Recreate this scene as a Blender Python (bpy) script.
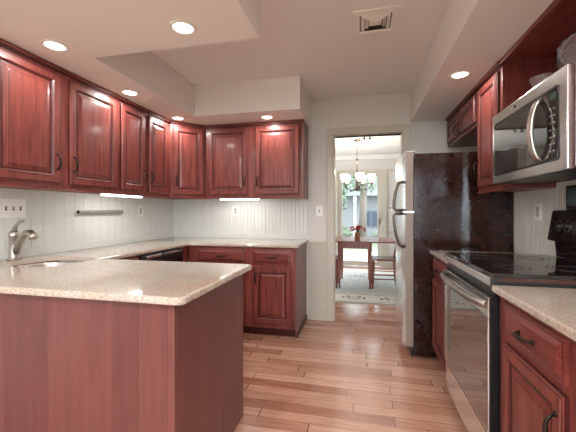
import bpy, bmesh, math, random
from mathutils import Vector, Matrix
random.seed(7)
for o in list(bpy.data.objects): bpy.data.objects.remove(o)
SC = bpy.context.scene; COL = SC.collection; PI = math.pi

# ---------------------------------------------------------------- camera
cd = bpy.data.cameras.new('camera'); cam = bpy.data.objects.new('camera', cd); COL.objects.link(cam)
cam.location = (0, 0, 1.198); cam.rotation_euler = (PI/2, 0, math.radians(12.616))
cd.sensor_width = 36; cd.lens = 325.8/576*36; cd.shift_y = -4/576; cd.clip_start = .02; cd.clip_end = 200
SC.camera = cam
# ---------------------------------------------------------------- world, exposure
W = bpy.data.worlds.new('world'); SC.world = W; W.use_nodes = True
bgn = W.node_tree.nodes['Background']; bgn.inputs[0].default_value = (.80, .90, 1, 1); bgn.inputs[1].default_value = 8
vs = SC.view_settings; vs.view_transform = 'Standard'; vs.look = 'None'; vs.gamma = 1; vs.exposure = 0.38; vs.use_curve_mapping = False
CAN_W, CAN_COL = 3.6, (1, .96, .91)
UC_W = .6
HIDDEN_W = 22
DXP = -2.0
def area(name, loc, rot, sx, sy, power, col=(1,1,1), portal=False, shape='RECTANGLE', parent=None, spread=PI):
    l = bpy.data.lights.new(name, 'AREA'); l.shape = shape; l.size = sx; l.size_y = sy; l.energy = power; l.color = col; l.spread = spread
    if portal: l.cycles.is_portal = True
    o = bpy.data.objects.new(name, l); COL.objects.link(o); o.location = loc; o.rotation_euler = rot
    if parent: o.parent = parent
    return o
area('patio_portal', (-.02, 7.36, 1.05), (-PI/2, 0, 0), .95, 2.0, 1, portal=True)
area('rear_portal', (2.2, -2.44, 1.25), (PI/2, 0, 0), .9, 1.6, 1, portal=True)
area('dining_portal', (DXP-.12, 5.7, 1.35), (0, -PI/2, 0), 1.5, 1.6, 1, portal=True)
area('rear_portal', (0, -2.44, 1.27), (PI/2, 0, 0), 2.6, 1.65, 1, portal=True)

# ---------------------------------------------------------------- materials
def mat(name, col, rough=.5, metal=0, spec=.5, emit=None, estr=0, coat=0, trans=0, ior=1.45):
    m = bpy.data.materials.new(name); m.use_nodes = True; b = m.node_tree.nodes['Principled BSDF']
    b.inputs['Base Color'].default_value = (*col, 1); b.inputs['Roughness'].default_value = rough; b.inputs['Metallic'].default_value = metal
    b.inputs['Specular IOR Level'].default_value = spec; b.inputs['IOR'].default_value = ior
    b.inputs['Coat Weight'].default_value = coat; b.inputs['Coat Roughness'].default_value = .12
    b.inputs['Transmission Weight'].default_value = trans
    if emit: b.inputs['Emission Color'].default_value = (*emit, 1); b.inputs['Emission Strength'].default_value = estr
    return m
def nd(m, t, **k):
    n = m.node_tree.nodes.new(t)
    for a, v in k.items(): setattr(n, a, v)
    return n
def ramp(m, fac, stops):
    r = nd(m, 'ShaderNodeValToRGB'); e = r.color_ramp.elements
    while len(e) < len(stops): e.new(.5)
    for i, (p, c) in enumerate(stops): e[i].position = p; e[i].color = (*c, 1)
    m.node_tree.links.new(fac, r.inputs[0]); return r
def noise(m, scale, vscale=(1,1,1), detail=3, coord='Object', rough=.5, rot=(0,0,0)):
    tc = nd(m, 'ShaderNodeTexCoord'); mp = nd(m, 'ShaderNodeMapping'); mp.inputs['Scale'].default_value = vscale; mp.inputs['Rotation'].default_value = rot
    n = nd(m, 'ShaderNodeTexNoise'); n.inputs['Scale'].default_value = scale; n.inputs['Detail'].default_value = detail; n.inputs['Roughness'].default_value = rough
    L = m.node_tree.links; L.new(tc.outputs[coord], mp.inputs[0]); L.new(mp.outputs[0], n.inputs['Vector']); return n
def bsdf(m): return m.node_tree.nodes['Principled BSDF']
def bump(m, fac, strength, dist=.002):
    b = nd(m, 'ShaderNodeBump'); b.inputs['Strength'].default_value = strength; b.inputs['Distance'].default_value = dist
    m.node_tree.links.new(fac, b.inputs['Height']); m.node_tree.links.new(b.outputs[0], bsdf(m).inputs['Normal'])
def wood(name, a, b, rough=.38, scale=9, vs_=(5, 5, .4), coat=.12):
    m = mat(name, a, rough, coat=coat); n = noise(m, scale, vs_, 6, rough=.65)
    r = ramp(m, n.outputs['Fac'], [(.33, a), (.67, b)]); m.node_tree.links.new(r.outputs[0], bsdf(m).inputs['Base Color']); return m
M = {}
M['wall'] = mat('painted_wall', (.66, .635, .60), .6)
M['ceil'] = mat('ceiling_paint', (.81, .79, .755), .75)
M['trim'] = mat('trim_paint', (.55, .505, .425), .35)
M['bead'] = mat('beadboard_paint', (.68, .69, .65), .35)
M['white'] = mat('white_plastic', (.82, .80, .74), .35)
M['almond'] = mat('almond_plastic', (.50, .47, .40), .35); M['plate'] = mat('ivory_plastic', (.86, .85, .80), .3)
M['slot'] = mat('slot_dark', (.05, .045, .04), .5)
CA, CB = (.110, .021, .018), (.245, .059, .045)
M['cherry'] = wood('cherry_wood', CA, CB)
M['cherry_dark'] = wood('cherry_glaze', (.045, .008, .008), (.08, .012, .012), .4)
M['cherry_h'] = wood('cherry_wood_horizontal', CA, CB, vs_=(.45, 5, 5))
M['veneer'] = [wood('cherry_veneer_%d' % i, tuple(c*k for c in (.122, .038, .034)), tuple(c*k for c in (.170, .058, .050)), .38, 5) for i, k in enumerate((1.0, .9, 1.06, .84))]
M['side'] = wood('cherry_side_panel', (.17, .068, .060), (.24, .10, .088), .35)
M['bronze'] = mat('oil_rubbed_bronze', (.035, .025, .022), .35, .8)
M['black'] = mat('black_plastic', (.012, .012, .013), .3)
M['frame_brown'] = mat('brown_reflection_tint', (.07, .024, .018), .25)  # brown reflection on the cooktop edge, put into its colour
M['glassblack'] = mat('black_ceramic_glass', (.012, .008, .008), .05, spec=.8)
M['oven_glass'] = mat('mirrored_oven_glass', (.30, .27, .26), .04, .9)
M['mw_glass'] = mat('tinted_microwave_glass', (.10, .095, .09), .05, .6, spec=.8)
M['pewter'] = mat('pewter_metal', (.34, .31, .28), .35, .9)
M['handle'] = mat('dark_satin_metal', (.15, .12, .10), .3, .9)
M['taupe'] = mat('taupe_satin', (.27, .215, .18), .4)
M['chrome'] = mat('chrome', (.75, .74, .72), .12, 1)
M['nickel'] = mat('brushed_nickel', (.52, .48, .44), .28, 1)
m = M['steel'] = mat('stainless_steel', (.66, .64, .61), .24, 1); n = noise(m, 40, (1, .02, 1), 2)
r = ramp(m, n.outputs['Fac'], [(.3, (.74, .72, .70)), (.7, (.84, .82, .80))]); m.node_tree.links.new(r.outputs[0], bsdf(m).inputs['Base Color'])
m = M['fridge_black'] = mat('textured_dark_enamel', (.045, .016, .013), .14, spec=.4); n = noise(m, 22, (1, 1, 1), 6, rough=.7)
r = ramp(m, n.outputs['Fac'], [(.35, (.009, .004, .0035)), (.65, (.036, .011, .008))]); m.node_tree.links.new(r.outputs[0], bsdf(m).inputs['Base Color'])
n2 = noise(m, 160, (1, 1, 1), 2); bump(m, n2.outputs['Fac'], .08, .002)
# granite
m = M['granite'] = mat('speckled_granite', (.7, .62, .54), .06, spec=.6, coat=.4); L = m.node_tree.links
n = noise(m, 110, (1,1,1), 3, rough=.6); r = ramp(m, n.outputs['Fac'], [(.30, (.33, .26, .22)), (.42, (.45, .39, .34)), (.55, (.52, .47, .42)), (.7, (.61, .57, .52))])
n = noise(m, 7, (1,1,1), 5, rough=.65); r2 = ramp(m, n.outputs['Fac'], [(.38, (.98, .89, .82)), (.65, (1, 1, .97))])
mx = nd(m, 'ShaderNodeMixRGB', blend_type='MULTIPLY'); mx.inputs[0].default_value = 1
L.new(r.outputs[0], mx.inputs[1]); L.new(r2.outputs[0], mx.inputs[2]); L.new(mx.outputs[0], bsdf(m).inputs['Base Color'])
# wood floor: planks run along X
m = M['floor'] = mat('oak_plank_floor', (.5, .3, .2), .20, spec=.6, coat=.3); L = m.node_tree.links
tc = nd(m, 'ShaderNodeTexCoord'); sp = nd(m, 'ShaderNodeSeparateXYZ'); L.new(tc.outputs['Object'], sp.inputs[0])
def mth(op, a, b=None):
    n = nd(m, 'ShaderNodeMath', operation=op)
    for i, v in enumerate((a, b)):
        if v is None: continue
        if isinstance(v, (int, float)): n.inputs[i].default_value = v
        else: L.new(v, n.inputs[i])
    return n.outputs[0]
PWD, PLN = .083, .95
v_ = mth('DIVIDE', sp.outputs['Y'], PWD); row = mth('FLOOR', v_); fv = mth('FRACT', v_)
wn = nd(m, 'ShaderNodeTexWhiteNoise', noise_dimensions='1D'); L.new(row, wn.inputs['W'])
u_ = mth('ADD', mth('DIVIDE', sp.outputs['X'], PLN), mth('MULTIPLY', wn.outputs['Value'], 7.3)); cell = mth('FLOOR', u_); fu = mth('FRACT', u_)
wc = nd(m, 'ShaderNodeTexWhiteNoise', noise_dimensions='2D'); cb = nd(m, 'ShaderNodeCombineXYZ'); L.new(row, cb.inputs[0]); L.new(cell, cb.inputs[1]); L.new(cb.outputs[0], wc.inputs['Vector'])
pc = ramp(m, wc.outputs['Value'], [(0, (.34, .155, .100)), (.35, (.45, .235, .16)), (.7, (.53, .30, .21)), (1, (.60, .37, .27))])
ev = mth('MINIMUM', fv, mth('SUBTRACT', 1, fv)); eu = mth('MINIMUM', fu, mth('SUBTRACT', 1, fu))
gap = mth('MAXIMUM', mth('LESS_THAN', ev, .016), mth('LESS_THAN', eu, .0028))
n = noise(m, 4, (.8, 11, 1), 6, rough=.7); L.new(wc.outputs['Color'], n.inputs['Vector']) if False else None
r = ramp(m, n.outputs['Fac'], [(.30, (.62, .50, .46)), (.5, (.95, .90, .88)), (.65, (1.08, 1.06, 1.04))])
mx = nd(m, 'ShaderNodeMixRGB', blend_type='MULTIPLY'); mx.inputs[0].default_value = .95
L.new(pc.outputs[0], mx.inputs[1]); L.new(r.outputs[0], mx.inputs[2])
mg = nd(m, 'ShaderNodeMixRGB'); L.new(gap, mg.inputs[0]); L.new(mx.outputs[0], mg.inputs[1]); mg.inputs[2].default_value = (.11, .045, .03, 1)
L.new(mg.outputs[0], bsdf(m).inputs['Base Color']); bump(m, gap, -.25, .002)
M['glass'] = mat('window_glass', (1, 1, 1), 0, trans=1, ior=1.01, spec=.3)
M['pink_glass'] = mat('pressed_clear_glass', (.99, .95, .94), .02, trans=.93, spec=1, ior=1.5)
M['lens'] = mat('lamp_lens', (1, 1, 1), .4, emit=(1, .93, .84), estr=6)
M['tube'] = mat('lamp_tube', (1, 1, 1), .4, emit=(1, .98, .95), estr=7)
M['shade_glow'] = mat('frosted_glass_shade', (.95, .90, .80), .5, emit=(1, .90, .72), estr=.75)
M['table'] = wood('red_brown_table_wood', (.24, .075, .055), (.34, .12, .085), .25)
M['terra'] = mat('terracotta', (.34, .16, .09), .7)
M['flower'] = mat('red_petals', (.45, .03, .04), .6)
M['leafg'] = mat('leaf_green', (.09, .13, .075), .7)
M['leafl'] = mat('leaf_light_green', (.15, .19, .12), .7)
M['bark'] = mat('bark', (.16, .13, .11), .9)
M['grass'] = mat('lawn_green', (.14, .17, .10), .9)
M['concrete'] = mat('concrete', (.24, .24, .235), .8)
M['siding'] = mat('white_siding', (.20, .20, .20), .7)
M['roof'] = mat('grey_roof', (.12, .12, .13), .8)
M['winpane'] = mat('house_window_pane', (.05, .06, .08), .3)
M['brass'] = mat('aged_brass', (.30, .11, .05), .45, .6)
M['rug_border'] = mat('rug_border_wool', (.66, .60, .52), .95, spec=.1)
m = M['rug_field'] = mat('rug_field_wool', (.42, .44, .40), .95, spec=.1)
n = noise(m, 14, (1,1,1), 4); r = ramp(m, n.outputs['Fac'], [(.4, (.50, .53, .50)), (.6, (.64, .64, .58))]); m.node_tree.links.new(r.outputs[0], bsdf(m).inputs['Base Color'])
M['rug_motif'] = mat('rug_motif_wool', (.10, .08, .08), .95, spec=.1)

# ---------------------------------------------------------------- mesh helpers
class MB:
    def __init__(s): s.bm = bmesh.new(); s.mats = []
    def mi(s, m):
        if m not in s.mats: s.mats.append(m)
        return s.mats.index(m)
    def box(s, x0, y0, z0, x1, y1, z1, m, bev=0, T=None):
        x0, x1 = sorted((x0, x1)); y0, y1 = sorted((y0, y1)); z0, z1 = sorted((z0, z1))
        b = bmesh.new(); v = [b.verts.new(p) for p in [(x0,y0,z0),(x1,y0,z0),(x1,y1,z0),(x0,y1,z0),(x0,y0,z1),(x1,y0,z1),(x1,y1,z1),(x0,y1,z1)]]
        for f in [(0,3,2,1),(4,5,6,7),(0,1,5,4),(1,2,6,5),(2,3,7,6),(3,0,4,7)]: b.faces.new([v[i] for i in f])
        if bev: bmesh.ops.bevel(b, geom=list(b.edges), offset=bev, segments=2, affect='EDGES', profile=.6)
        s.merge(b, m, T); return s
    def merge(s, b, m, T=None):
        k = s.mi(m) if m else None
        mp = {}
        for v in b.verts: mp[v] = s.bm.verts.new((T @ v.co) if T else v.co)
        for f in b.faces:
            try: nf = s.bm.faces.new([mp[v] for v in f.verts])
            except ValueError: continue
            nf.material_index = k if k is not None else f.material_index; nf.smooth = f.smooth
        b.free()
    def face(s, pts, m, smooth=False):
        f = s.bm.faces.new([s.bm.verts.new(p) for p in pts]); f.material_index = s.mi(m); f.smooth = smooth; return s
    def lathe(s, prof, m, seg=24, T=None, smooth=True, cap=True):      # prof (r,z)
        b = bmesh.new(); rings = []
        for r, z in prof: rings.append([b.verts.new((max(r,1e-5)*math.cos(2*PI*i/seg), max(r,1e-5)*math.sin(2*PI*i/seg), z)) for i in range(seg)])
        for a, c in zip(rings, rings[1:]):
            for i in range(seg):
                f = b.faces.new([a[i], a[(i+1)%seg], c[(i+1)%seg], c[i]]); f.smooth = smooth
        if cap:
            b.faces.new(rings[0][::-1]); b.faces.new(rings[-1])
        s.merge(b, m, T); return s
    def tube(s, pts, r, m, seg=10, T=None, scale=None):
        pts = [Vector(p) for p in pts]; n = len(pts); b = bmesh.new(); rings = []
        rr = r if isinstance(r, (list, tuple)) else [r]*n; up = None
        for i, p in enumerate(pts):
            t = (pts[min(i+1, n-1)] - pts[max(i-1, 0)]).normalized()
            if up is None: up = t.orthogonal().normalized() if abs(t.z) > .9 else Vector((0,0,1))
            a = t.cross(up).normalized(); c = a.cross(t).normalized(); up = c
            rings.append([b.verts.new(p + (a*math.cos(2*PI*k/seg) + c*math.sin(2*PI*k/seg))*rr[i]) for k in range(seg)])
        for q, w in zip(rings, rings[1:]):
            for k in range(seg):
                f = b.faces.new([q[k], q[(k+1)%seg], w[(k+1)%seg], w[k]]); f.smooth = True
        b.faces.new(rings[0][::-1]); b.faces.new(rings[-1])
        s.merge(b, m, T); return s
    def prism(s, poly, z0, z1, m, T=None):
        b = bmesh.new(); lo = [b.verts.new((x, y, z0)) for x, y in poly]; hi = [b.verts.new((x, y, z1)) for x, y in poly]; n = len(poly)
        b.faces.new(lo[::-1]); b.faces.new(hi)
        for i in range(n): b.faces.new([lo[i], lo[(i+1)%n], hi[(i+1)%n], hi[i]])
        s.merge(b, m, T); return s
    def rings(s, x0, z0, x1, z1, prof, mats):
        """nested rectangles in the XZ plane facing -Y: prof = [(inset, y)], mats between successive rings, last fills the centre"""
        def rect(i, y): return [(x0+i, y, z0+i), (x1-i, y, z0+i), (x1-i, y, z1-i), (x0+i, y, z1-i)]
        R = [[s.bm.verts.new(p) for p in rect(i, y)] for i, y in prof]
        for j in range(len(R)-1):
            for k in range(4):
                f = s.bm.faces.new([R[j][k], R[j][(k+1)%4], R[j+1][(k+1)%4], R[j+1][k]]); f.material_index = s.mi(mats[j])
        f = s.bm.faces.new(R[-1]); f.material_index = s.mi(mats[-1])
        b = s.bm.faces.new(R[0][::-1]); b.material_index = s.mi(mats[0]); return s
    def build(s, name, parent=None, fixn=True, loc=None, rot=None):
        if fixn: bmesh.ops.recalc_face_normals(s.bm, faces=list(s.bm.faces))
        me = bpy.data.meshes.new(name); s.bm.to_mesh(me); s.bm.free()
        for m in s.mats: me.materials.append(m)
        o = bpy.data.objects.new(name, me); COL.objects.link(o)
        if parent: o.parent = parent
        if loc: o.location = loc
        if rot: o.rotation_euler = rot
        return o
def tag(o, label=None, cat=None, group=None, kind=None):
    if label: o['label'] = label
    if cat: o['category'] = cat
    if group: o['group'] = group
    if kind: o['kind'] = kind
    return o
def thing(name, label, cat, loc=(0,0,0), rz=0, group=None):
    o = bpy.data.objects.new(name, None); COL.objects.link(o); o.location = loc; o.rotation_euler = (0, 0, rz); o.empty_display_size = .1
    return tag(o, label, cat, group)
def struct(name, mb, label=None, cat=None, **k):
    o = mb.build(name, **k); tag(o, label, cat, kind='structure'); return o
def copy_tree(o, parent=None, loc=None, rz=None, label=None):
    c = o.copy(); COL.objects.link(c); c.parent = parent
    if loc is not None: c.location = loc
    if rz is not None: c.rotation_euler = (0, 0, rz)
    if label: c['label'] = label
    for ch in list(o.children): copy_tree(ch, c)
    return c
def rrect(x0, y0, x1, y1, r, n=6):
    P = []
    for cx, cy, a in ((x1-r, y0+r, -90), (x1-r, y1-r, 0), (x0+r, y1-r, 90), (x0+r, y0+r, 180)):
        for i in range(n+1): t = math.radians(a + 90*i/n); P.append((cx+r*math.cos(t), cy+r*math.sin(t)))
    return P
def offset_poly(P, d):   # CCW; positive d shrinks
    n = len(P); out = []
    for i in range(n):
        a, b, c = Vector(P[i-1]), Vector(P[i]), Vector(P[(i+1) % n])
        e1 = (b-a).normalized(); e2 = (c-b).normalized(); n1 = Vector((-e1.y, e1.x)); n2 = Vector((-e2.y, e2.x))
        nn = (n1+n2); nn = nn/ max(nn.length_squared/2, .2)
        out.append(tuple(b + nn*d))
    return out
def slab(mb, P, z0, z1, m, hole=None, ease=.007):
    """stone slab with eased edges and an optional hole"""
    def ring(pts, z): return [mb.bm.verts.new((x, y, z)) for x, y in pts]
    k = mb.mi(m)
    def bridge(a, b):
        for i in range(len(a)):
            f = mb.bm.faces.new([a[i], a[(i+1)%len(a)], b[(i+1)%len(a)], b[i]]); f.material_index = k
    Rs = [ring(offset_poly(P, ease), z0), ring(offset_poly(P, ease*.3), z0+ease*.3), ring(P, z0+ease), ring(P, z1-ease), ring(offset_poly(P, ease*.3), z1-ease*.3), ring(offset_poly(P, ease), z1)]
    for a, b in zip(Rs, Rs[1:]): bridge(a, b)
    H = None
    if hole: H = [ring(hole, z0), ring(hole, z1)]; bridge(H[1], H[0])
    for j, q in enumerate((Rs[0], Rs[-1])):
        es = []
        for lp in [q] + ([H[j]] if H else []):
            for i in range(len(lp)):
                e = mb.bm.edges.get((lp[i], lp[(i+1) % len(lp)])); es.append(e)
        g = bmesh.ops.triangle_fill(mb.bm, use_beauty=True, edges=es, normal=(0, 0, 1 if j else -1))
        for f in g['geom']:
            if isinstance(f, bmesh.types.BMFace): f.material_index = k

# ---------------------------------------------------------------- dimensions of the place
XL, XR, D, ZC, ZS, CT, UB = -2.255, 1.158, 3.608, 2.448, 2.142, .89, 1.352
YB = -2.4; XE = 3.0; WT = .12; DY = 7.3; DXL, DXR = -2.0, 2.4

# ---------------------------------------------------------------- structure
struct('floor', MB().box(XL-.3, YB-.2, -.06, XE+.3, DY+.1, 0, M['floor']))
struct('ceiling', MB().box(XL-.12, YB-.12, ZC, XE+.12, D+WT, ZC+.08, M['ceil']).box(DXL-.1, D+WT, 2.44, DXR+.1, DY+.12, 2.528, M['ceil']))
def soffit(P): return struct('ceiling_soffit', MB().prism(P, ZS, ZC, M['ceil']))
soffit([(XL, .95), (-.538, .95), (-.538, 1.688), (-1.596, 1.688), (-1.596, 2.93), (-.544, 2.93), (-.544, D), (XL, D)])
soffit([(.51, -.3), (XR, -.3), (XR, D), (.51, D)])
struct('wall_left', MB().box(XL-WT, YB-.12, 0, XL, D+WT, ZC, M['wall']))
b = MB()
DX0, DX1, DH = -.30, .435, 2.05
b.box(XL, D, 0, DX0, D+WT, ZC, M['wall']).box(DX1, D, 0, XE+.12, D+WT, ZC, M['wall']).box(DX0, D, DH, DX1, D+WT, ZC, M['wall'])
struct('wall_back', b)
struct('wall_right', MB().box(XR, -.3, 0, XR+WT, D, ZC, M['wall']).box(XR+WT, -.3, 0, XE, -.18, ZC, M['wall']))
struct('wall_east', MB().box(XE, YB-.12, 0, XE+WT, D, ZC, M['wall']))
# unseen wall behind the camera, two windows added to light the room
b = MB()
def cutwall(b, y0, y1, xs, xe, h, holes):
    x = xs
    for hx0, hx1, hz0, hz1 in holes:
        b.box(x, y0, 0, hx0, y1, h, M['wall'])
        if hz0 > 0: b.box(hx0, y0, 0, hx1, y1, hz0, M['wall'])
        b.box(hx0, y0, hz1, hx1, y1, h, M['wall']); x = hx1
    b.box(x, y0, 0, xe, y1, h, M['wall'])
cutwall(b, YB-.12, YB, XL, XE, ZC, [(-1.3, 1.3, .45, 2.1), (1.85, 2.6, .45, 2.05)])
struct('wall_front', b)
def window(nm, x0, x1, z0, z1, y, nx, nz):
    f = MB(); w = .05
    f.box(x0, y, z0, x0+w, y+.07, z1, M['trim']).box(x1-w, y, z0, x1, y+.07, z1, M['trim']).box(x0+w, y, z0, x1-w, y+.07, z0+w, M['trim']).box(x0+w, y, z1-w, x1-w, y+.07, z1, M['trim'])
    for i in range(1, nx): c = x0+(x1-x0)*i/nx; f.box(c-.02, y+.01, z0+w, c+.02, y+.06, z1-w, M['trim'])
    for i in range(1, nz): c = z0+(z1-z0)*i/nz; f.box(x0+w, y+.015, c-.02, x1-w, y+.055, c+.02, M['trim'])
    o = struct(nm, f); p = MB().box(x0+w, y+.03, z0+w, x1-w, y+.036, z1-w, M['glass']).build('pane', o); return o
window('added_window_1', -1.3, 1.3, .45, 2.1, YB-.1, 4, 3)
window('added_window_2', 1.85, 2.6, .45, 2.05, YB-.1, 1, 3)
# dining room
struct('wall_dining_left', MB().box(DXL-.1, D+WT, 0, DXL, 4.9, 2.44, M['wall']).box(DXL-.1, 6.5, 0, DXL, DY+.12, 2.44, M['wall']).box(DXL-.1, 4.9, 0, DXL, 6.5, .6, M['wall']).box(DXL-.1, 4.9, 2.1, DXL, 6.5, 2.44, M['wall']))
f = struct('added_window_3', MB().box(DXL-.08, 4.9, .6, DXL-.02, 4.95, 2.1, M['trim']).box(DXL-.08, 6.45, .6, DXL-.02, 6.5, 2.1, M['trim']).box(DXL-.08, 5.67, .65, DXL-.02, 5.73, 2.05, M['trim']).box(DXL-.08, 4.95, .6, DXL-.02, 6.45, .65, M['trim']).box(DXL-.08, 4.95, 2.05, DXL-.02, 6.45, 2.1, M['trim']))  # unseen window, added to bring daylight into the dining room
MB().box(DXL-.055, 4.95, .65, DXL-.05, 6.45, 2.05, M['glass']).build('pane', f)
struct('wall_dining_right', MB().box(DXR, D+WT, 0, DXR+.1, DY+.12, 2.44, M['wall']))
PX0, PX1, PZ1 = -.50, .42, 2.07
b = MB(); cutwall(b, DY, DY+.12, DXL, DXR, 2.44, [(PX0, PX1, 0, PZ1)])
struct('wall_dining_back', b)
b = MB(); b.box(PX0, DY+.02, .02, PX0+.10, DY+.09, PZ1, M['trim']).box(PX1-.07, DY+.02, .02, PX1, DY+.09, PZ1, M['trim']).box(PX0+.1, DY+.02, .02, PX1-.07, DY+.09, .12, M['trim']).box(PX0+.1, DY+.02, PZ1-.08, PX1-.07, DY+.09, PZ1, M['trim'])
dr = struct('door_1', b); MB().box(PX0+.1, DY+.05, .12, PX1-.07, DY+.056, PZ1-.08, M['glass']).build('pane', dr)
b = MB(); b.box(PX1-.03, DY-.045, .93, PX1-.01, DY+.02, 1.05, M['bronze'], .004); b.build('door_handle', dr)
# threshold, casings beside patio door, chair rail
struct('trim_1', MB().box(PX1, DY-.03, 0, PX1+.13, DY, PZ1+.0, M['trim'], .004).box(PX0-.1, DY-.03, 0, PX0, DY, PZ1, M['trim'], .004).box(PX0-.1, DY-.035, PZ1, 1.3, DY, PZ1+.05, M['trim'], .004))
struct('trim_2', MB().box(PX1+.13, DY-.03, .76, DXR, DY, .79, M['trim'], .005).box(PX1+.13, DY-.02, .70, DXR, DY, .712, M['trim'], .003))
struct('trim_3', MB().box(DXL, DY-.08, 2.33, DXR, DY, 2.44, M['ceil'], .01))
struct('baseboard_dining', MB().box(PX1+.13, DY-.015, 0, DXR, DY, .12, M['trim'], .003))
# kitchen door casing
b = MB(); cw = .068
for y0, y1 in ((D-.018, D), (D+WT, D+WT+.018)):
    b.box(DX0-cw, y0, 0, DX0+.004, y1, DH+cw, M['trim'], .004); b.box(DX1-.004, y0, 0, DX1+cw, y1, DH+cw, M['trim'], .004); b.box(DX0+.004, y0, DH-.004, DX1-.004, y1, DH+cw, M['trim'], .004)
b.box(DX0-.001, D, 0, DX0+.016, D+WT, DH, M['trim']).box(DX1-.016, D, 0, DX1+.001, D+WT, DH, M['trim']).box(DX0, D, DH-.016, DX1, D+WT, DH+.001, M['trim'])
b.box(DX0-cw+.01, D-.024, 0, DX0-cw+.022, D-.017, DH+cw-.01, M['trim'])
cs = struct('trim_4', b)
MB().box(DX0+.02, D+.035, DH-.03, DX1-.02, D+.065, DH-.016, M['bronze']).build('track', cs)
for x in (.035, .095): MB().lathe([(.012, -.02), (.014, 0), (.005, .001), (.005, .012)], M['bronze'], 12, T=Matrix.Translation((x, D+.05, DH-.042))).build('roller', cs)
for z in (1.86, .36): MB().box(DX0+.0165, D+.01, z-.05, DX0+.021, D+.05, z+.05, M['brass']).build('hinge', cs)
# beadboard
def bead(L, z0, z1, pitch, cols, d=.010):
    """beadboard along local x, facing -y"""
    b = MB(); k = 0; x = 0; g = .0045; pts = [(0, -d)]
    while x < L:
        x1 = min(x+pitch, L); pts += [(x1-g, -d), (x1-g*.5, -d+.005), (x1, -d)] if x1 < L else [(L, -d)]; x = x1
    pts += [(L, -.0005), (0, -.0005)]
    b.prism(pts, z0, z1, cols); return b
struct('trim_5', bead(D-.95-.011, .95, UB+.02, .088, M['bead']), loc=(XL, .95, 0), rot=(0, 0, PI/2))
struct('trim_6', bead(-.573-XL, .95, UB+.02, .044, M['bead']), loc=(XL, D, 0))
struct('trim_7', bead(3.0, .905, 1.40, .055, M['bead']), loc=(XR, 3.3, 0), rot=(0, 0, -PI/2))
# low painted curb between counter and beadboard
struct('trim_8', MB().box(XL, .96, CT+.0005, XL+.016, D, .95, M['bead'], .003).box(XL+.016, D-.016, CT+.0005, -.575, D, .95, M['bead'], .003))
# wainscot beside the door
b = MB(); b.box(-.571, D-.012, .0, DX0-cw, D, .84, M['trim'], .003).box(-.571, D-.03, .84, DX0-cw, D, .875, M['trim'], .006).box(-.571, D-.022, 0, DX0-cw, D, .085, M['trim'], .004)
struct('trim_9', b)
struct('baseboard_back', MB().box(DX1+cw, D-.014, 0, XR, D, .085, M['trim'], .003))
# small lip under the ceiling along the open end of the back soffit / patio step
# ---------------------------------------------------------------- cabinet building
def pull(vertical=True, L=.10):
    b = MB(); p = []
    for i in range(13):
        t = i/12*2-1; p.append((0, -.024*(1-t**4)-.002, t*L/2))
    b.tube(p, [.0045+.0035*(1-abs(i/6-1)) for i in range(13)], M['bronze'], 8)
    for s in (-1, 1): b.lathe([(.009, 0), (.009, .003), (.005, .006)], M['bronze'], 10, T=Matrix.Translation((0, 0, s*L/2)) @ Matrix.Rotation(PI/2, 4, 'X'))
    if not vertical:
        R = Matrix.Rotation(PI/2, 4, 'Y')
        for v in b.bm.verts: v.co = R @ v.co
    return b
def add_pull(parent, x, z, y, vertical=True): 
    o = pull(vertical).build('handle', parent, loc=(x, y, z)); return o
def door_mesh(x0, z0, x1, z1, y=0, t=.02, fr=.058):
    b = MB(); c, g = M['cherry'], M['cherry_dark']
    prof = [(0, y), (0, y-t+.007), (.005, y-t+.004), (.009, y-t+.004), (.011, y-t), (fr-.012, y-t), (fr-.008, y-t-.002), (fr-.003, y-t+.003), (fr+.003, y-t+.009), (fr+.010, y-t+.009), (fr+.034, y-t+.001), (fr+.037, y-t+.0005)]
    ms = [g, c, g, c, c, g, c, g, g, c, g, c]
    return b.rings(x0, z0, x1, z1, prof, ms)
def drawer_mesh(x0, z0, x1, z1, y=0, t=.02):
    b = MB(); c, g = M['cherry_h'], M['cherry_dark']
    prof = [(0, y), (0, y-t+.008), (.006, y-t+.007), (.010, y-t+.006), (.030, y-t-.001), (.032, y-t-.001)]
    return b.rings(x0, z0, x1, z1, prof, [c, c, g, c, g, c])
def upper(name_label, loc, rz, w, depth, z0, z1, doors, light_rail=True, group=None, hz=None, crown=True, cat='cabinet', ends=(0, 0)):
    """doors: list (x0,x1,handle side -1/1/0)"""
    t = thing('wall_cabinet', name_label, cat, loc, rz, group)
    b = MB(); b.box(.0008, -depth+.02, z0, w-.0008, -.0105, z1-.001, M['cherry'])
    b.box(.0008, -depth, z0, w-.0008, -depth+.02, z1-.001, M['cherry'], .0015)
    b.build('body', t)
    if crown: MB().box(-ends[0], -depth-.028, z1-.024, w+ends[1], -depth, z1-.001, M['cherry_h'], .006).box(0, -depth-.012, z1-.032, w, -depth, z1-.024, M['cherry_dark']).build('crown_moulding', t)
    if light_rail: MB().box(0, -depth-.008, z0-.012, w, -depth+.02, z0, M['cherry_h'], .003).build('light_rail', t)
    for x0, x1, hs in doors:
        d = door_mesh(x0, z0+.028, x1, z1-.05, -depth).build('door', t)
        if hs: add_pull(d, x0+.028 if hs < 0 else x1-.028, (hz or z0+.17), -depth-.021)
    return t
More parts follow.
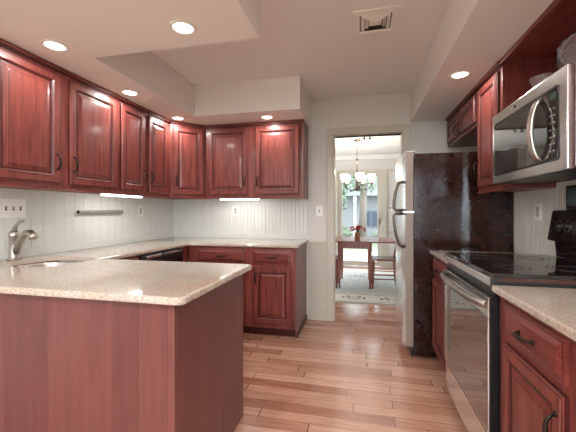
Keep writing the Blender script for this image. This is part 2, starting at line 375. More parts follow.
def base(label, loc, rz, w, depth, drawers, doors, group=None, side=None, drawer_split=None):
    t = thing('base_cabinet', label, 'cabinet', loc, rz, group)
    top = CT-.031
    b = MB(); b.box(.0008, -depth, .088, w-.0008, -.001, top, M['cherry'], .0015); b.build('body', t)
    MB().box(.001, -depth+.06, 0, w-.001, -.02, .088, M['cherry_dark']).build('toe_kick', t)
    if side:
        s = 1 if side > 0 else -1; x = w if s > 0 else 0
        p = MB().box(x-.0005, -depth+.02, .0, x+s*.012, -.001, top, M['side'], .001); o = p.build('side_panel', t)
        MB().box(x+s*.012, -depth+.035, 0, x+s*.022, -.001, .05, M['cherry_dark'], .003).build('shoe_moulding', t)
    for x0, x1 in drawers:
        d = drawer_mesh(x0, .705, x1, .835, -depth).build('drawer', t); add_pull(d, (x0+x1)/2, .768, -depth-.021, False)
    for x0, x1, hs in doors:
        d = door_mesh(x0, .128, x1, .675, -depth).build('door', t)
        if hs: add_pull(d, x0+.028 if hs < 0 else x1-.028, .56, -depth-.021)
    return t
# left wall uppers (local x -> +Y)
upper('cherry wall cabinet on the left wall above the faucet, with two wide raised panel doors', (XL, 1.300, 0), PI/2, .984, .325, UB, ZS, [(.035, .453, 1), (.523, .962, -1)])
upper('cherry wall cabinet on the left wall with two narrow doors above the knife bar', (XL, 2.285, 0), PI/2, .738, .325, UB, ZS, [(.02, .325, 1), (.378, .68, -1)])
# diagonal corner cabinet
t = thing('corner_wall_cabinet', 'diagonal corner cherry wall cabinet with one raised panel door where left and back walls meet', 'cabinet', (XL, D, 0))
b = MB(); P = [(.0105, -.0105), (.0105, -.584), (.325, -.584), (.60, -.325), (.60, -.0105)]
b.prism(P, UB, ZS-.001, M['cherry']); b.build('body', t)
ang = math.atan2(.259, .275); Ld = math.hypot(.275, .259)
R = Matrix.Translation((.325, -.584, 0)) @ Matrix.Rotation(ang, 4, 'Z')
def tf(mb):
    for v in mb.bm.verts: v.co = R @ v.co
    return mb
d = tf(door_mesh(.028, UB+.028, Ld-.028, ZS-.05, -.001)).build('door', t)
o = pull().build('handle', d); o.matrix_local = R @ Matrix.Translation((.056, -.022, UB+.17))
tf(MB().box(-.005, -.026, ZS-.025, Ld+.005, -.001, ZS-.001, M['cherry_h'], .006)).build('crown_moulding', t)
tf(MB().box(.004, -.008, UB-.012, Ld-.004, .02, UB, M['cherry_h'], .003)).build('light_rail', t)
# back wall upper
t = upper('cherry wall cabinet on the back wall with two wide doors, left of the doorway', (-1.654, D, 0), 0, 1.067, .325, UB, ZS, [(.03, .485, 1), (.565, 1.04, -1)], ends=(0, .02))
MB().box(1.0675, -.327, UB-.012, 1.08, -.0105, ZS-.001, M['side'], .001).build('side_panel', t)
# back base cabinets
base('cherry base cabinet in the back corner, partly hidden behind the peninsula, wide drawer', (-1.70, D, 0), 0, .66, .608, [(.105, .605)], [(.105, .605, -1)])
base('cherry base cabinet at the right end of the back run, narrow drawer over one door', (-1.04, D, 0), 0, .434, .608, [(.03, .405)], [(.03, .405, -1)], side=1)
# left base run beyond peninsula: two fillers and a dishwasher
t = thing('filler_cabinet', 'narrow cherry filler cabinet on the left run between peninsula and dishwasher', 'cabinet', (XL, 1.860, 0), PI/2)
MB().box(.0, -.55, .10, .386, -.001, .655, M['cherry'], .001).box(.01, -.55, .655, .386, -.538, CT-.031, M['cherry'], .001).build('body', t)
door_mesh(.03, .13, .36, .845, -.55).build('door', t)
MB().box(.0, -.49, .0, .386, -.02, .10, M['cherry_dark']).build('toe_kick', t)
t = thing('dishwasher', 'black dishwasher with control strip under the left counter', 'dishwasher', (XL, 2.25, 0), PI/2)
MB().box(.002, -.52, .01, .628, -.002, CT-.032, M['black']).build('body', t)
MB().box(.004, -.56, .12, .626, -.52, .745, M['glassblack'], .006).build('door', t)
c = MB().box(.004, -.568, .752, .626, -.52, CT-.036, M['black'], .006).build('control_panel', t)
MB().box(.05, -.582, .818, .26, -.568, .842, M['steel'], .005).build('handle', c)
for i in range(9):
    MB().box(.30+i*.032, -.573, .822, .322+i*.032, -.568, .840, M['steel'], .002).build('button', c)
t = thing('corner_filler', 'cherry filler strip between dishwasher and the back run base cabinet', 'cabinet', (XL, 2.88, 0), PI/2)
MB().box(.001, -.55, .0, .115, -.001, CT-.031, M['cherry'], .001).build('body', t)
# peninsula
t = thing('peninsula_cabinet', 'cherry veneered peninsula base in the left foreground under the granite counter', 'cabinet', (XL, 1.092, 0))
PL = -.676-XL; PW = .72
MB().box(.665, .012, .0, PL-.012, PW, CT-.031, M['cherry']).box(.001, .012, .0, .665, PW, .655, M['cherry']).build('body', t)
xs = [0, .74, 1.005, 1.31, 1.44, PL-.034]
import itertools
xcut = [0.02, .78, 1.0, 1.305, 1.425, PL-.03]
for i in range(5):
    v = M['veneer'][i % 4]
    MB().box(xcut[i], 0, 0, xcut[i+1]-.0008, .012, CT-.031, v).build('veneer_panel', t)
MB().box(PL-.030, -.002, 0, PL, .018, CT-.031, M['veneer'][2], .003).build('corner_post', t)
MB().box(PL-.012, .018, 0, PL, PW, CT-.031, M['veneer'][0], .001).build('end_panel', t)
# stone counters
def arc(cx, cy, r, a0, a1, n=6): return [(cx+r*math.cos(math.radians(a0+(a1-a0)*i/n)), cy+r*math.sin(math.radians(a0+(a1-a0)*i/n))) for i in range(n+1)]
P = [(XL, 1.052)] + arc(-.622-.03, 1.052+.03, .03, -90, 0) + arc(-.622-.03, 1.835-.03, .03, 0, 90) + [(-1.685, 1.835), (-1.685, 2.974)] + arc(-.571-.02, 2.974+.02, .02, -90, 0, 3) + [(-.571, D), (XL, D)]
SKX, SKY, SA, SB = -1.912, 1.672, .225, .212
hole = []
for i in range(40):
    a = 2*PI*i/40; ca, sa = math.cos(a), math.sin(a); e = 2/3.2
    hole.append((SKX+SA*math.copysign(abs(ca)**e, ca), SKY+SB*math.copysign(abs(sa)**e, sa)))
b = MB(); slab(b, P, CT-.03, CT, M['granite'], hole, .008)
tag(b.build('countertop'), 'U-shaped speckled granite countertop over peninsula, left run and back run', 'countertop')
b = MB(); slab(b, [(.54, 2.302), (XR-.0105, 2.302), (XR-.0105, 2.812), (.54, 2.812)], CT-.03, CT, M['granite'])
tag(b.build('countertop'), 'small granite countertop piece between the range and the refrigerator', 'countertop')
b = MB(); slab(b, [(.54, .2)] + [(XR-.0105, .2), (XR-.0105, 1.537), (.543, 1.537), (.54, 1.534)], CT-.03, CT, M['granite'])
tag(b.build('countertop'), 'granite countertop in the right foreground in front of the range', 'countertop')
# right base cabinets
base('narrow cherry base cabinet between the refrigerator and the range', (XR, 2.808, 0), -PI/2, .505, .585, [(.03, .48)], [(.03, .48, -1)])
base('cherry base cabinet in the right foreground beside the range, drawer over raised panel door', (XR, 1.535, 0), -PI/2, .555, .585, [(.068, .468)], [(.068, .468, 1)])
base('cherry base cabinet at the near end of the right run, next to the frame edge', (XR, .978, 0), -PI/2, .76, .585, [(.03, .73)], [(.03, .37, 1), (.39, .73, -1)])
# right wall uppers
UX = XR-.87
def right_upper(label, ya, yb, z0, doors, **k): return upper(label, (XR, ya, 0), -PI/2, ya-yb, XR-.858, z0, ZS, doors, **k)
right_upper('short cherry wall cabinet with two small doors above the refrigerator', 3.56, 2.692, 1.85, [(.03, .42, 1), (.45, .84, -1)], hz=1.93, light_rail=False)
right_upper('tall cherry wall cabinet with one door between the microwave niche and the refrigerator', 2.690, 2.265, 1.345, [(.03, .385, -1)])
right_upper('cherry wall cabinet nearest the camera on the right wall, right of the microwave', 1.497, .75, 1.345, [(.03, .36, 1), (.39, .72, -1)])
# open niche above the microwave
t = thing('niche_shelf', 'open cherry niche above the microwave holding the glassware', 'shelf', (XR, 2.263, 0), -PI/2)
MB().box(.001, -.021, 1.792, .764, -.0105, ZS-.001, M['cherry']).build('back_panel', t)
MB().box(.001, -.30, ZS-.012, .764, -.021, ZS-.001, M['cherry_h']).build('top_panel', t)
MB().box(.001, -.32, ZS-.03, .764, -.30, ZS-.001, M['cherry_h'], .004).build('crown_moulding', t)

# ---------------------------------------------------------------- refrigerator  (local: front toward -x)
t = thing('refrigerator', 'top freezer refrigerator with stainless doors and dark textured side beside the doorway', 'refrigerator', (0, 2.82, 0))
FY = .715
b = MB().box(.424, .004, .03, 1.150, FY, 1.675, M['fridge_black'], .003)
nx = 96; cols = []
for i in range(nx+1):
    x = .4245+.725*i/nx; u = (x-.845)/.06; y = .0035 - .0105*math.exp(-u*u*1.6)  # bulge added so the side panel catches a bright streak from the windows
    cols.append([b.bm.verts.new((x, y, .034)), b.bm.verts.new((x, y, 1.672))])
for p, q in zip(cols, cols[1:]):
    f = b.bm.faces.new([p[0], q[0], q[1], p[1]]); f.smooth = True; f.material_index = 0
b.build('body', t, fixn=False)
MB().box(.40, .02, .012, .424, FY-.02, .085, M['black'], .003).build('kick_grille', t)
def fr_door(z0, z1):
    b = MB(); n = 10; P = [(.421, .003)]
    P = [(.418, FY-.003), (.418, .003)] + [(.352 - .022*math.sin(PI*i/n)**.8 + (0 if 0 < i < n else .006), .003+(FY-.006)*i/n) for i in range(n+1)]
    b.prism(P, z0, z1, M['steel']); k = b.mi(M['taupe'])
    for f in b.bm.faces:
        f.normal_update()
        if abs(f.normal.y) > .9: f.material_index = k  # edge faces take taupe instead of steel
    return b
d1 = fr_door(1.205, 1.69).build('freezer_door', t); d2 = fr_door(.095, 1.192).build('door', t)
b = MB(); b.tube([(.349, .055, 1.45), (.310, .055, 1.44), (.285, .055, 1.37), (.274, .055, 1.29), (.272, .055, 1.23), (.285, .055, 1.213), (.345, .055, 1.211)], .013, M['handle'], 10); b.build('handle', d1)
b = MB(); b.tube([(.345, .055, 1.186), (.285, .055, 1.184), (.272, .055, 1.165), (.274, .055, 1.10), (.290, .055, 1.0), (.312, .055, .93), (.349, .055, .90)], .013, M['handle'], 10); b.build('handle', d2)
MB().box(.335, -.004, 1.19, .425, .12, 1.206, M['chrome'], .003).build('centre_hinge', t)
MB().box(.36, .01, 1.6905, .44, .10, 1.70, M['chrome'], .003).build('hinge_cover', t)
MB().lathe([(.004, -.010), (.030, -.010), (.032, 0), (.030, .010), (.004, .010)], M['chrome'], 16, T=Matrix.Translation((.425, .035, .033)) @ Matrix.Rotation(PI/2, 4, 'X')).build('roller_wheel', t)
for y in (.08, FY-.08): MB().lathe([(.02, 0), (.02, .03)], M['black'], 12, T=Matrix.Translation((1.05, y, 0))).build('foot', t)

# ---------------------------------------------------------------- range  (Empty at the base, local x -> -Y, front -y -> -X)
RX = XR-.011; RY0 = 2.298
t = thing('range', 'electric range with black glass cooktop and stainless oven door', 'range', (RX, RY0, 0), -PI/2)
RW = .757; FD = RX-.552     # front plane depth
MB().box(.001, -FD+.02, .03, RW, -.002, .904, M['black'], .002).build('body', t)
for x in (.05, RW-.05):
    for y in (-.06, -FD+.08): MB().lathe([(.018, 0), (.018, .03)], M['black'], 10, T=Matrix.Translation((x, y, 0))).build('foot', t)
c = MB().box(-.0, -FD-.010, .918, RW, -.03, .937, M['glassblack'], .003).box(.001, -FD-.006, .904, RW-.001, -.031, .918, M['frame_brown']).build('cooktop', t)
for x, y, r in ((.20, -.20, .075), (.20, -.45, .10), (.56, -.20, .10), (.56, -.45, .075)):
    for k in (0, 1):
        ri = r-k*.025
        MB().lathe([(ri-.0025, .9375), (ri-.0025, .9379), (ri, .9379), (ri, .9375)], mat('burner_ring', (.07, .055, .05), .2), 32, T=Matrix.Translation((x, y, 0)), cap=False).build('burner_ring', c)
MB().box(.0, -FD-.014, .880, RW, -FD+.02, .917, M['steel'], .004).box(RW-.0005, -FD-.0145, .878, RW+.0008, -FD+.02, .918, M['black']).build('front_trim', t)
MB().box(.008, -FD+.004, .835, RW-.008, -FD+.02, .880, M['black']).build('vent_gap', t)
d = MB()
d.box(.004, -FD-.016, .245, RW-.004, -FD+.018, .833, M['black'], .003).box(.004, -FD-.0205, .249, RW-.006, -FD-.0155, .831, M['steel'], .002)
for k in range(3): d.box(.02, -FD-.0225, .795+k*.011, RW-.02, -FD-.0195, .799+k*.011, M['black'])
d = d.build('oven_door', t)
MB().box(.085, -FD-.0235, .262, RW-.007, -FD-.0195, .745, M['oven_glass'], .001).build('glass', d)
pts = [(.02+(RW-.035)*i/16, -FD-.022-.048*math.sin(PI*i/16)**.45, .800) for i in range(17)]
MB().tube(pts, .017, M['pewter'], 12).build('handle', d)
MB().box(.004, -FD-.010, .06, RW-.004, -FD+.018, .236, M['black'], .006).box(.008, -FD-.014, .065, RW-.008, -FD-.009, .230, M['steel'], .002).build('storage_drawer', t)
# backguard
g = MB(); prof = [(-.030, .9375), (-.030, 1.03), (-.075, 1.035), (-.048, 1.205), (-.010, 1.215), (-.004, .9375)]
bb = bmesh.new()
for x in (0, 1):
    pass
lo = [bb.verts.new((.085, y, z)) for y, z in prof]; hi = [bb.verts.new((RW-.05, y, z)) for y, z in prof]; n_ = len(prof)
bb.faces.new(lo); bb.faces.new(hi[::-1])
for i in range(n_): bb.faces.new([lo[i], hi[i], hi[(i+1)%n_], lo[(i+1)%n_]])
bmesh.ops.bevel(bb, geom=list(bb.edges), offset=.004, segments=2, affect='EDGES'); g.merge(bb, M['glassblack'])
g = g.build('backguard', t)
tilt = math.atan2(.027, .170)
for x in (.185, .265, RW-.20, RW-.12):
    T = Matrix.Translation((x, -.0635, 1.12)) @ Matrix.Rotation(PI/2-tilt, 4, 'X')
    k = MB().lathe([(.026, .0), (.026, .003), (.020, .005), (.018, .018), (.015, .020)], M['black'], 20, T=T).build('knob', g)
    MB().lathe([(.030, .0015), (.032, .0015), (.032, .003), (.030, .003)], M['nickel'], 24, T=T, cap=False).build('dial_ring', k)
MB().box(.31, -.072, 1.08, .50, -.050, 1.15, M['mw_glass'], .002).build('display', g)

# black framed panel behind the range
t = thing('wall_panel', 'small black framed panel on the right wall behind the range backguard', 'panel', (XR-.011, 2.135, 1.215), -PI/2)
b = MB(); w, h = .34, .13
b.box(0, -.02, 0, w, -.0005, h, M['black'], .003); b.build('frame', t)
MB().box(.02, -.022, .018, w-.02, -.0195, h-.015, mat('blue_grey_glass', (.10, .15, .17), .1)).build('glass', t)

# ---------------------------------------------------------------- microwave
t = thing('microwave', 'stainless over-the-range microwave with curved handle under the niche', 'microwave', (RX, 2.258, 1.37), -PI/2)
MW, MD, MH = .752, RX-.80, .418
MB().box(.001, -MD+.03, .012, MW, -.002, MH, M['steel'], .003).build('body', t)
MB().box(.01, -MD+.012, .0, MW-.01, -.03, .012, M['black'], .002).build('vent_base', t)
def rr_frame(b, x0, z0, x1, z1, r, y0, y1, m, n=8):
    P = rrect(x0, z0, x1, z1, r, n); T = Matrix(((1,0,0,0),(0,0,1,0),(0,1,0,0),(0,0,0,1)))
    b.prism(P, y0, y1, m, T=T)
f = MB().box(0, -MD, .0, MW, -MD+.029, MH, M['steel'], .004).build('door', t)
b = MB(); rr_frame(b, .035, .045, .70, .36, .018, -MD-.003, -MD+.001, M['black']); b.build('bezel', f)
b = MB(); rr_frame(b, .045, .055, .625, .35, .012, -MD-.0045, -MD-.002, M['mw_glass']); b.build('window', f)
c = MB().box(.628, -MD-.005, .055, .694, -MD-.002, .35, M['glassblack'], .001).build('control_panel', t)
for i in range(7):
    for j in range(2): MB().box(.636+j*.026, -MD-.0055, .085+i*.030, .652+j*.026, -MD-.0048, .091+i*.030, M['nickel']).build('button', c)
MB().box(.636, -MD-.0065, .305, .686, -MD-.0048, .335, mat('display_green', (.05, .09, .09), .2)).build('display', c)
pts = [(.562, -MD-.002-.044*math.sin(PI*i/16)**.5, .055+.285*i/16) for i in range(17)]
b = MB()
for s in (-.012, .0, .012): b.tube([(x+s, y, z) for x, y, z in pts], .0085, M['nickel'], 8)
b.build('handle', f)
b = MB()
for k in range(2):
    T = Matrix.Translation((.30+.016*(k*0), -MD-.0005, MH-.028)) @ Matrix.Rotation(PI/2, 4, 'X'); b.lathe([(.008, 0), (.008, .0015)], M['slot'], 16, T=T)
b.build('emblem', f)

# ---------------------------------------------------------------- glassware in the niche
def glass_plate(label, loc, r, tilt, yaw):
    b = MB(); seg = 28; prof = [(.25*r, 0), (.6*r, .002), (.82*r, .008), (r, .018), (r, .022), (.8*r, .013), (.55*r, .007), (.2*r, .005)]
    b.lathe(prof, M['pink_glass'], seg)
    for v in b.bm.verts:
        a = math.atan2(v.co.y, v.co.x); q = math.hypot(v.co.x, v.co.y)
        if q > .7*r: k = 1+.035*math.cos(14*a); v.co.x *= k; v.co.y *= k
    o = b.build('glass_plate'); o.location = loc; o.rotation_euler = (0, tilt, yaw); tag(o, label, 'plate', 'glass plates standing in the niche'); return o
ZT = 1.37+.418
glass_plate('larger clear glass plate leaning upright in the niche above the microwave, nearer the camera', (.93, 1.63, ZT+.096), .092, -1.30, 1.15)
glass_plate('clear glass plate leaning upright in the niche just behind the larger one', (.965, 1.71, ZT+.091), .087, -1.34, 1.15)
b = MB(); prof = [(.03, 0), (.05, .001), (.062, .022), (.076, .052), (.078, .055), (.074, .053), (.058, .024), (.045, .006), (.01, .005)]
b.lathe(prof, M['pink_glass'], 28)
for v in b.bm.verts:
    a = math.atan2(v.co.y, v.co.x); k = 1+.05*math.cos(12*a); v.co.x *= k; v.co.y *= k
o = b.build('glass_dish', loc=(.875, 1.83, ZT+.001)); o.scale = (.75, .75, 1.25); tag(o, 'small fluted clear glass dish on top of the microwave, left of the glass plates', 'dish')

# ---------------------------------------------------------------- lights
CANS = [(-1.693, 1.514, ZS, 'recessed ceiling light nearest the camera above the left wall cabinets'), (-.888, 1.509, ZS, 'recessed ceiling light over the peninsula, in the lowered ceiling'),
        (-1.78, 2.239, ZS, 'recessed ceiling light in the left soffit, second from the camera'), (-1.793, 2.952, ZS, 'recessed ceiling light in the soffit over the back left corner'),
        (-.911, 3.114, ZS, 'recessed ceiling light in the soffit over the back wall cabinets'), (.664, 2.441, ZS, 'recessed ceiling light in the right soffit beside the cabinet over the refrigerator'),
        (.67, 1.0, ZS, 'added fill light in the right soffit nearest the camera, out of frame')]  # last entry is unseen, added as fill light
first = None
for x, y, z, lab in CANS:
    if first is None:
        t = first = thing('recessed_light', lab, 'ceiling light', (x, y, z), 0, 'recessed ceiling lights in the soffits')
        MB().lathe([(.050, -.001), (.052, -.006), (.068, -.004), (.070, -.0005), (.050, -.0005)], M['white'], 32, cap=False).build('trim_ring', t)
        MB().lathe([(.0505, -.0008), (.048, -.004), (.02, -.005), (.0, -.005)], M['lens'], 32, cap=False).build('lens', t)
    else: t = copy_tree(first, None, (x, y, z), 0, lab)
    area('can_lamp', (x, y, z-.012), (0, 0, 0), .09, .09, CAN_W, CAN_COL, shape='DISK')
# unseen ceiling fixtures added behind the camera as fill light
for i, (x, y) in enumerate([(-1.2, -.9), (0, -.9), (1.6, -1.2)]):
    t = copy_tree(first, None, (x, y, ZC), 0, 'added unseen fill light in the high ceiling behind the camera, %s' % ('on the left', 'in the middle', 'on the right')[i])
    area('can_lamp', (x, y, ZC-.012), (0, 0, 0), .12, .12, HIDDEN_W*1.6, CAN_COL, shape='DISK')
def uc(label, loc, rz, L):
    t = thing('under_cabinet_light', label, 'light', loc, rz)
    MB().box(-L/2-.015, -.03, -.008, L/2+.015, .03, -.0005, M['white'], .002).build('housing', t)
    MB().box(-L/2, -.026, -.022, L/2, .026, -.008, M['tube'], .005).build('diffuser', t)
    area('strip_lamp', (0, 0, -.024), (0, 0, 0), L, .04, UC_W, (1, .98, .94), parent=t)
uc('bright strip light under the left wall cabinets above the knife bar', (-2.01, 2.44, UB), PI/2, .44)
uc('bright strip light under the back wall cabinets', (-1.31, 3.40, UB), 0, .44)

# ceiling register
t = thing('ceiling_vent', 'square louvered white air vent in the high ceiling', 'vent', (.093, 2.212, ZC), math.radians(0))
b = MB(); s = .145
def sqring(b, s0, z0, s1, z1, m):
    for k in range(4):
        a, c = [(-1,-1),(1,-1),(1,1),(-1,1)][k], [(1,-1),(1,1),(-1,1),(-1,-1)][k]
        b.face([(a[0]*s0, a[1]*s0, z0), (c[0]*s0, c[1]*s0, z0), (c[0]*s1, c[1]*s1, z1), (a[0]*s1, a[1]*s1, z1)], m)
sqring(b, s, -.0005, s, -.008, M['white']); sqring(b, s, -.008, .105, -.012, M['white']); sqring(b, .105, -.012, .098, -.002, M['white'])
b.build('frame', t, fixn=False)
MB().box(-.10, -.10, -.002, .10, .10, -.0005, M['slot']).build('backing', t)
for s0, s1 in ((.092, .070), (.066, .046), (.042, .02)):
    b = MB(); sqring(b, s0, -.003, s1, -.014, M['white'])
    if s1 == .02: b.face([(-.02,-.02,-.014),(.02,-.02,-.014),(.02,.02,-.014),(-.02,.02,-.014)], M['white'])
    b.build('louver', t, fixn=False)

# ---------------------------------------------------------------- sink, faucet, bar, plates
t = thing('sink', 'undermount stainless steel sink in the left counter', 'sink', (SKX, SKY, CT-.031))
b = MB(); n = 40; loc_hole = [(x-SKX, y-SKY) for x, y in hole]
def sc(k, z): return [(x*k, y*k, z) for x, y in loc_hole]
Rg = [sc(1.05, 0), sc(1.0, 0), sc(.98, -.02), sc(.93, -.15), sc(.85, -.175), sc(.15, -.18)]
Rv = [[b.bm.verts.new(p) for p in r_] for r_ in Rg]; k = b.mi(M['steel'])
for a, c in zip(Rv, Rv[1:]):
    for i in range(n):
        f = b.bm.faces.new([a[i], a[(i+1)%n], c[(i+1)%n], c[i]]); f.material_index = k; f.smooth = True
b.bm.faces.new(Rv[-1]).material_index = k
b.build('basin', t)
MB().lathe([(.0, -.1795), (.035, -.179), (.04, -.176), (.03, -.1785)], M['chrome'], 20, cap=False).build('drain', t)
t = thing('faucet', 'brushed nickel single-lever faucet behind the sink', 'faucet', (-2.185, 1.665, CT+.0008), math.radians(-8)); t.scale = (1.2, 1.2, 1.2)
MB().lathe([(.030, 0), (.030, .006), (.024, .010), (.023, .012), (.022, .12), (.026, .125), (.026, .135), (.020, .150), (.012, .158)], M['nickel'], 24).build('body', t)
MB().tube([(.004, 0, .153), (.010, 0, .172), (.028, .0, .190), (.052, .0, .202), (.075, .0, .208)], [.012, .010, .008, .008, .009], M['nickel'], 10).build('lever', t)
MB().tube([(.006, 0, .03), (.040, 0, .09), (.075, 0, .128), (.105, 0, .146), (.135, 0, .146), (.155, 0, .130), (.160, 0, .118)], [.016, .016, .017, .018, .019, .019, .020], M['nickel'], 14).build('spout', t)
t = thing('knife_bar', 'slim stainless magnetic bar on the left beadboard backsplash', 'bar', (XL+.011, 2.445, 1.198), PI/2)
MB().box(-.25, -.030, -.017, .25, -.012, .017, M['pewter'], .004).build('bar', t)
for x in (-.2, .2): MB().lathe([(.009, 0), (.009, .0125)], M['chrome'], 10, T=Matrix.Translation((x, 0, 0)) @ Matrix.Rotation(PI/2, 4, 'X')).build('bracket', t)
MB().lathe([(.013, 0), (.013, .006), (.005, .007)], M['bronze'], 14, T=Matrix.Translation((-.25, -.021, 0)) @ Matrix.Rotation(-PI/2, 4, 'Y')).build('end_cap', t)
def plate(name, label, loc, rz, w, h, kind, n=1):
    t = thing(name, label, 'wall plate', loc, rz)
    MB().box(-w/2, -.009, -h/2, w/2, -.0005, h/2, M['plate'], .003).build('cover', t)
    for i in range(n):
        x = (i-(n-1)/2)*.046
        if kind == 'toggle':
            MB().box(x-.006, -.0098, -.014, x+.006, -.0088, .014, M['slot']).build('slot', t)
            MB().box(x-.004, -.020, -.002, x+.004, -.006, .009, M['nickel'], .001).build('toggle', t)
        elif kind == 'rocker': MB().box(x-.016, -.012, -.033, x+.016, -.009, .033, M['taupe'], .002).build('rocker', t)
        else:
            c = MB().box(x-.016, -.0115, -.034, x+.016, -.009, .034, M['almond'], .002).build('receptacle', t)
            for z in (-.018, .018): MB().box(x-.006, -.012, z-.005, x-.003, -.0113, z+.005, M['slot']).box(x+.003, -.012, z-.005, x+.006, -.0113, z+.005, M['slot']).build('slot', c)
    return t
plate('switch_plate', 'wide triple toggle switch plate on the left backsplash above the faucet', (XL+.011, 1.70, 1.222), PI/2, .165, .125, 'toggle', 3)
plate('outlet', 'white outlet plate on the left backsplash near the back corner', (XL+.011, 2.972, 1.208), PI/2, .072, .116, 'outlet')
plate('outlet', 'white outlet plate on the back backsplash under the strip light', (-1.435, D-.011, 1.21), 0, .072, .116, 'outlet')
plate('outlet', 'white outlet plate on the right beadboard wall behind the range', (XR-.011, 2.46, 1.20), -PI/2, .072, .116, 'outlet')
plate('switch_plate', 'light switch plate on the back wall just left of the doorway', (-.450, D, 1.21), 0, .075, .118, 'toggle', 1)
plate('switch_plate', 'grey switch plate on the dining room wall right of the patio door', (.609, DY, 1.284), 0, .08, .12, 'rocker', 1)
# ---------------------------------------------------------------- dining room contents
b = MB(); b.box(-1.25, 4.36, .0005, 1.6, 6.95, .010, M['rug_border'], .002); rug = b.build('rug')
tag(rug, 'grey green rug with beige patterned border on the dining room floor', 'rug')
MB().box(-1.25, 4.36, .0102, 1.6, 4.385, .0108, M['rug_motif']).build('edge_band', rug)
MB().box(-.95, 4.88, .0102, 1.3, 6.5, .0112, M['rug_field']).build('field', rug)
def motif(x, y, s=1):
    b = MB(); z0, z1 = .0104, .0116
    for (a, c, d, e) in ((-.07, -.06, .07, -.045), (-.07, .045, .07, .06), (-.07, -.06, -.055, .06), (.055, -.06, .07, .06), (-.15, .0, -.07, .012), (.07, .0, .15, .012), (-.10, .05, -.07, .10), (.07, .05, .10, .10), (-.16, -.03, -.13, .04), (.13, -.03, .16, .04)):
        b.box(x+a*s, y+c*s, z0, x+d*s, y+e*s, z1, M['rug_motif'])
    b.build('motif', rug)
for x in (-.9, -.1, .42, 1.2): motif(x, 4.60)
motif(-.06, 6.15, .8); motif(.6, 5.0+1.0, .7)
b = MB(); b.box(-.9, 4.80, .0104, 1.25, 4.81, .0114, M['rug_motif']).box(-.9, 4.44, .0104, 1.25, 4.447, .0114, M['rug_motif']); b.build('border_line', rug)
# table
t = thing('dining_table', 'red brown drop-leaf dining table in front of the patio door', 'table', (-.095, 5.53, .0115))
MB().box(-.62, -.50, .722, .60, .50, .742, M['table'], .004).build('tabletop', t)
MB().box(-.235, -.40, .62, .235, .40, .7215, M['table'], .002).build('apron', t)
for x in (-.235, .235):
    for y in (-.36, .36):
        MB().lathe([(.015, 0), (.018, .02), (.014, .04), (.022, .2), (.025, .5), (.020, .56), (.027, .58), (.027, .721)], M['table'], 12, T=Matrix.Translation((x, y, 0))).build('leg', t)
def chair(label, loc, rz):
    t = thing('dining_chair', label, 'chair', loc, rz, 'wooden chairs at the dining table')
    b = MB(); P = rrect(-.20, -.21, .21, .21, .05, 4); b.prism(P, .435, .46, M['table']); b.build('seat', t)
    for x, y, tx, ty in ((-.17, -.18, -.15, -.15), (-.17, .18, -.15, .15), (.21, -.17, .17, -.14), (.21, .17, .17, .14)):
        MB().tube([(x, y, 0), ((x+tx)/2, (y+ty)/2, .2), (tx, ty, .437)], [.013, .019, .015], M['table'], 8).build('leg', t)
    for y in (-1, 1):
        for z in (.15, .22): 
            MB().tube([(-.163, y*.17, z), (.195, y*.16, z)], .008, M['table'], 8).build('stretcher', t)
    b = MB()
    for y in (-.17, .17): b.tube([(.18, y, .455), (.215, y, .65), (.25, y, .92)], .014, M['table'], 8)
    b.build('back_posts', t)
    b = MB()
    for y in (-.085, 0, .085): b.tube([(.185, y, .458), (.215, y, .65), (.245, y, .88)], .007, M['table'], 6)
    b.build('spindles', t)
    b = MB(); b.box(.238, -.19, .86, .258, .19, .93, M['table'], .006); b.build('top_rail', t)
    return t
chair('dark red wooden chair at the right end of the dining table', (.345, 5.36, .0145), 0)
chair('dark red wooden chair left of the table, mostly hidden by the door casing', (-.535, 5.28, .0145), PI)
# vase
t = thing('flower_vase', 'square terracotta pot of red flowers on the dining table', 'vase', (-.055, 5.2, .7545))
MB().prism([(-.045, -.045), (.045, -.045), (.045, .045), (-.045, .045)], 0, .13, M['terra']).build('pot', t)
b = MB()
for i in range(90):
    a = random.random()*2*PI; r = .12*random.random()**.6; z = .14+.07*random.random()+.03*(1-r/.12); s = .022
    c = Vector((r*math.cos(a), r*math.sin(a)*.7, z)); u = Vector((random.gauss(0,1), random.gauss(0,1), random.gauss(0,1))).normalized(); w = u.orthogonal().normalized()
    b.face([c-u*s, c+w*s*.6, c+u*s, c-w*s*.6], M['flower'])
b.build('flowers', t, fixn=False)
MB().tube([(0, 0, .12), (.01, 0, .17)], .02, M['leafg'], 8).build('stems', t)
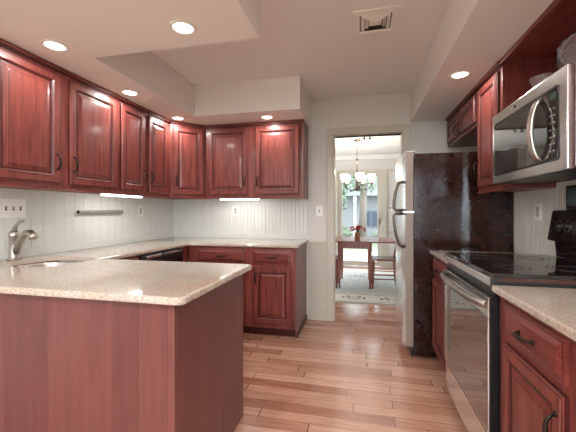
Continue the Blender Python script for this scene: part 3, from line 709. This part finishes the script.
# chandelier
CHX, CHY = -.066, 5.75
t = thing('chandelier', 'nickel chandelier with five frosted glass shades above the dining table', 'chandelier', (CHX, CHY, 2.4395))
MB().lathe([(.065, -.001), (.065, -.012), (.03, -.03), (.008, -.035)], M['handle'], 24).build('canopy', t)
MB().tube([(0, 0, -.03), (0, 0, -.40)], .005, M['handle'], 8).build('rod', t)
MB().lathe([(.008, -.32), (.026, -.335), (.026, -.36), (.014, -.37), (.014, -.56), (.022, -.58), (.03, -.80), (.045, -.84), (.02, -.87), (.004, -.88)], M['handle'], 16).build('column', t)
for i in range(5):
    a = math.radians(-90+72*i+12); ca, sa = math.cos(a), math.sin(a)
    pts = [(r*ca, r*sa, z) for r, z in ((.02, -.85), (.12, -.865), (.20, -.84), (.236, -.80), (.245, -.74))]
    ar = MB().tube(pts, .008, M['handle'], 8).build('arm', t)
    T = Matrix.Translation((.245*ca, .245*sa, -.085))
    MB().lathe([(.012, -.68), (.028, -.665), (.028, -.65), (.012, -.645)], M['handle'], 14, T=T).build('cup', ar)
    MB().lathe([(.03, -.655), (.050, -.62), (.064, -.57), (.070, -.51), (.067, -.51), (.061, -.57), (.046, -.62), (.02, -.645)], M['shade_glow'], 20, T=T, cap=False).build('shade', ar)
    l = bpy.data.lights.new('bulb', 'POINT'); l.energy = 5; l.color = (1, .88, .72); l.shadow_soft_size = .03
    o = bpy.data.objects.new('bulb', l); COL.objects.link(o); o.parent = t; o.location = (.245*ca, .245*sa, -.585)
# ---------------------------------------------------------------- outside
struct('ground', MB().box(-25, DY+.12, -.3, 25, 40, -.08, M['grass']).box(-25, -30, -.3, 25, YB-.12, -.08, M['grass']))
struct('patio', MB().box(-2.5, DY+.12, -.08, 3.5, 10.2, -.02, M['concrete']))
t = thing('neighbour_house', 'pale house with grey framed windows beyond the garden', 'house', (0, 15, -.08))
b = MB(); b.box(-5, 0, 0, 6, 5, 2.0, M['siding']); b.build('wall', t)
MB().prism([(-.6, 1.98), (5.6, 1.98), (2.5, 3.6)], -5.4, 6.4, M['roof'], T=Matrix(((0,0,1,0),(1,0,0,0),(0,1,0,0),(0,0,0,1)))).build('roof', t)
for x in (-1.3, .28, .62, 2.1):
    f = MB().box(x-.16, -.05, .60, x+.16, 0, 1.35, mat('house_frame', (.12, .14, .17), .6), .01).build('window', t)
    MB().box(x-.12, -.06, .66, x+.12, -.051, 1.29, M['winpane']).build('pane', f)
t = thing('lamp_post', 'slim white lamp post standing on the lawn outside the patio door', 'lamp post', (-.22, 12.2, -.08))
MB().lathe([(.08, 0), (.08, .05), (.045, .08), (.04, 1.66), (.05, 1.67)], M['white'], 14).build('pole', t)
MB().lathe([(.045, 1.67), (.06, 1.70), (.06, 1.80), (.03, 1.84), (.01, 1.86)], M['white'], 14).build('lantern', t)
def foliage(n, c, rad, s, m):
    b = MB()
    for i in range(n):
        while True:
            p = Vector((random.uniform(-1,1), random.uniform(-1,1), random.uniform(-1,1)))
            if .25 < p.length < 1: break
        p = Vector((p.x*rad[0], p.y*rad[1], p.z*rad[2])) + Vector(c)
        u = Vector((random.gauss(0,1), random.gauss(0,1), random.gauss(0,1))).normalized(); w = u.orthogonal().normalized(); k = s*random.uniform(.6, 1.3)
        b.face([p-u*k, p+w*k*.5, p+u*k, p-w*k*.5], m)
    return b
def tree(label, x, y, h, cz, rad, n, m, tr=.12):
    t = thing('garden_tree', label, 'tree', (x, y, -.08)); 
    MB().tube([(0, 0, 0), (.05, 0, h*.5), (0, 0, h)], [tr, tr*.8, tr*.4], M['bark'], 10).build('trunk', t)
    foliage(n, (0, 0, cz), rad, .11, m).build('foliage', t, fixn=False)
tree('tall garden tree with light green leaves in the middle of the patio view', .05, 13, 4.2, 3.7, (1.8, 1.2, 1.7), 1900, M['leafl'], .16)
tree('dense garden tree at the left of the patio view', -1.25, 11.5, 2.4, 2.0, (.85, .8, 1.1), 1300, M['leafg'])
def shrub(label, x, y, rad, n, m):
    t = foliage(n, (0, 0, rad[2]*.8), rad, .07, m).build('garden_shrub', fixn=False, loc=(x, y, -.08)); tag(t, label, 'shrub')
shrub('low green shrub in front of the house windows', 1.3, 13.9, (.9, .4, .35), 700, M['leafl'])
shrub('low light green shrub left of the lamp post', -.75, 12.6, (.45, .4, .42), 600, M['leafl'])
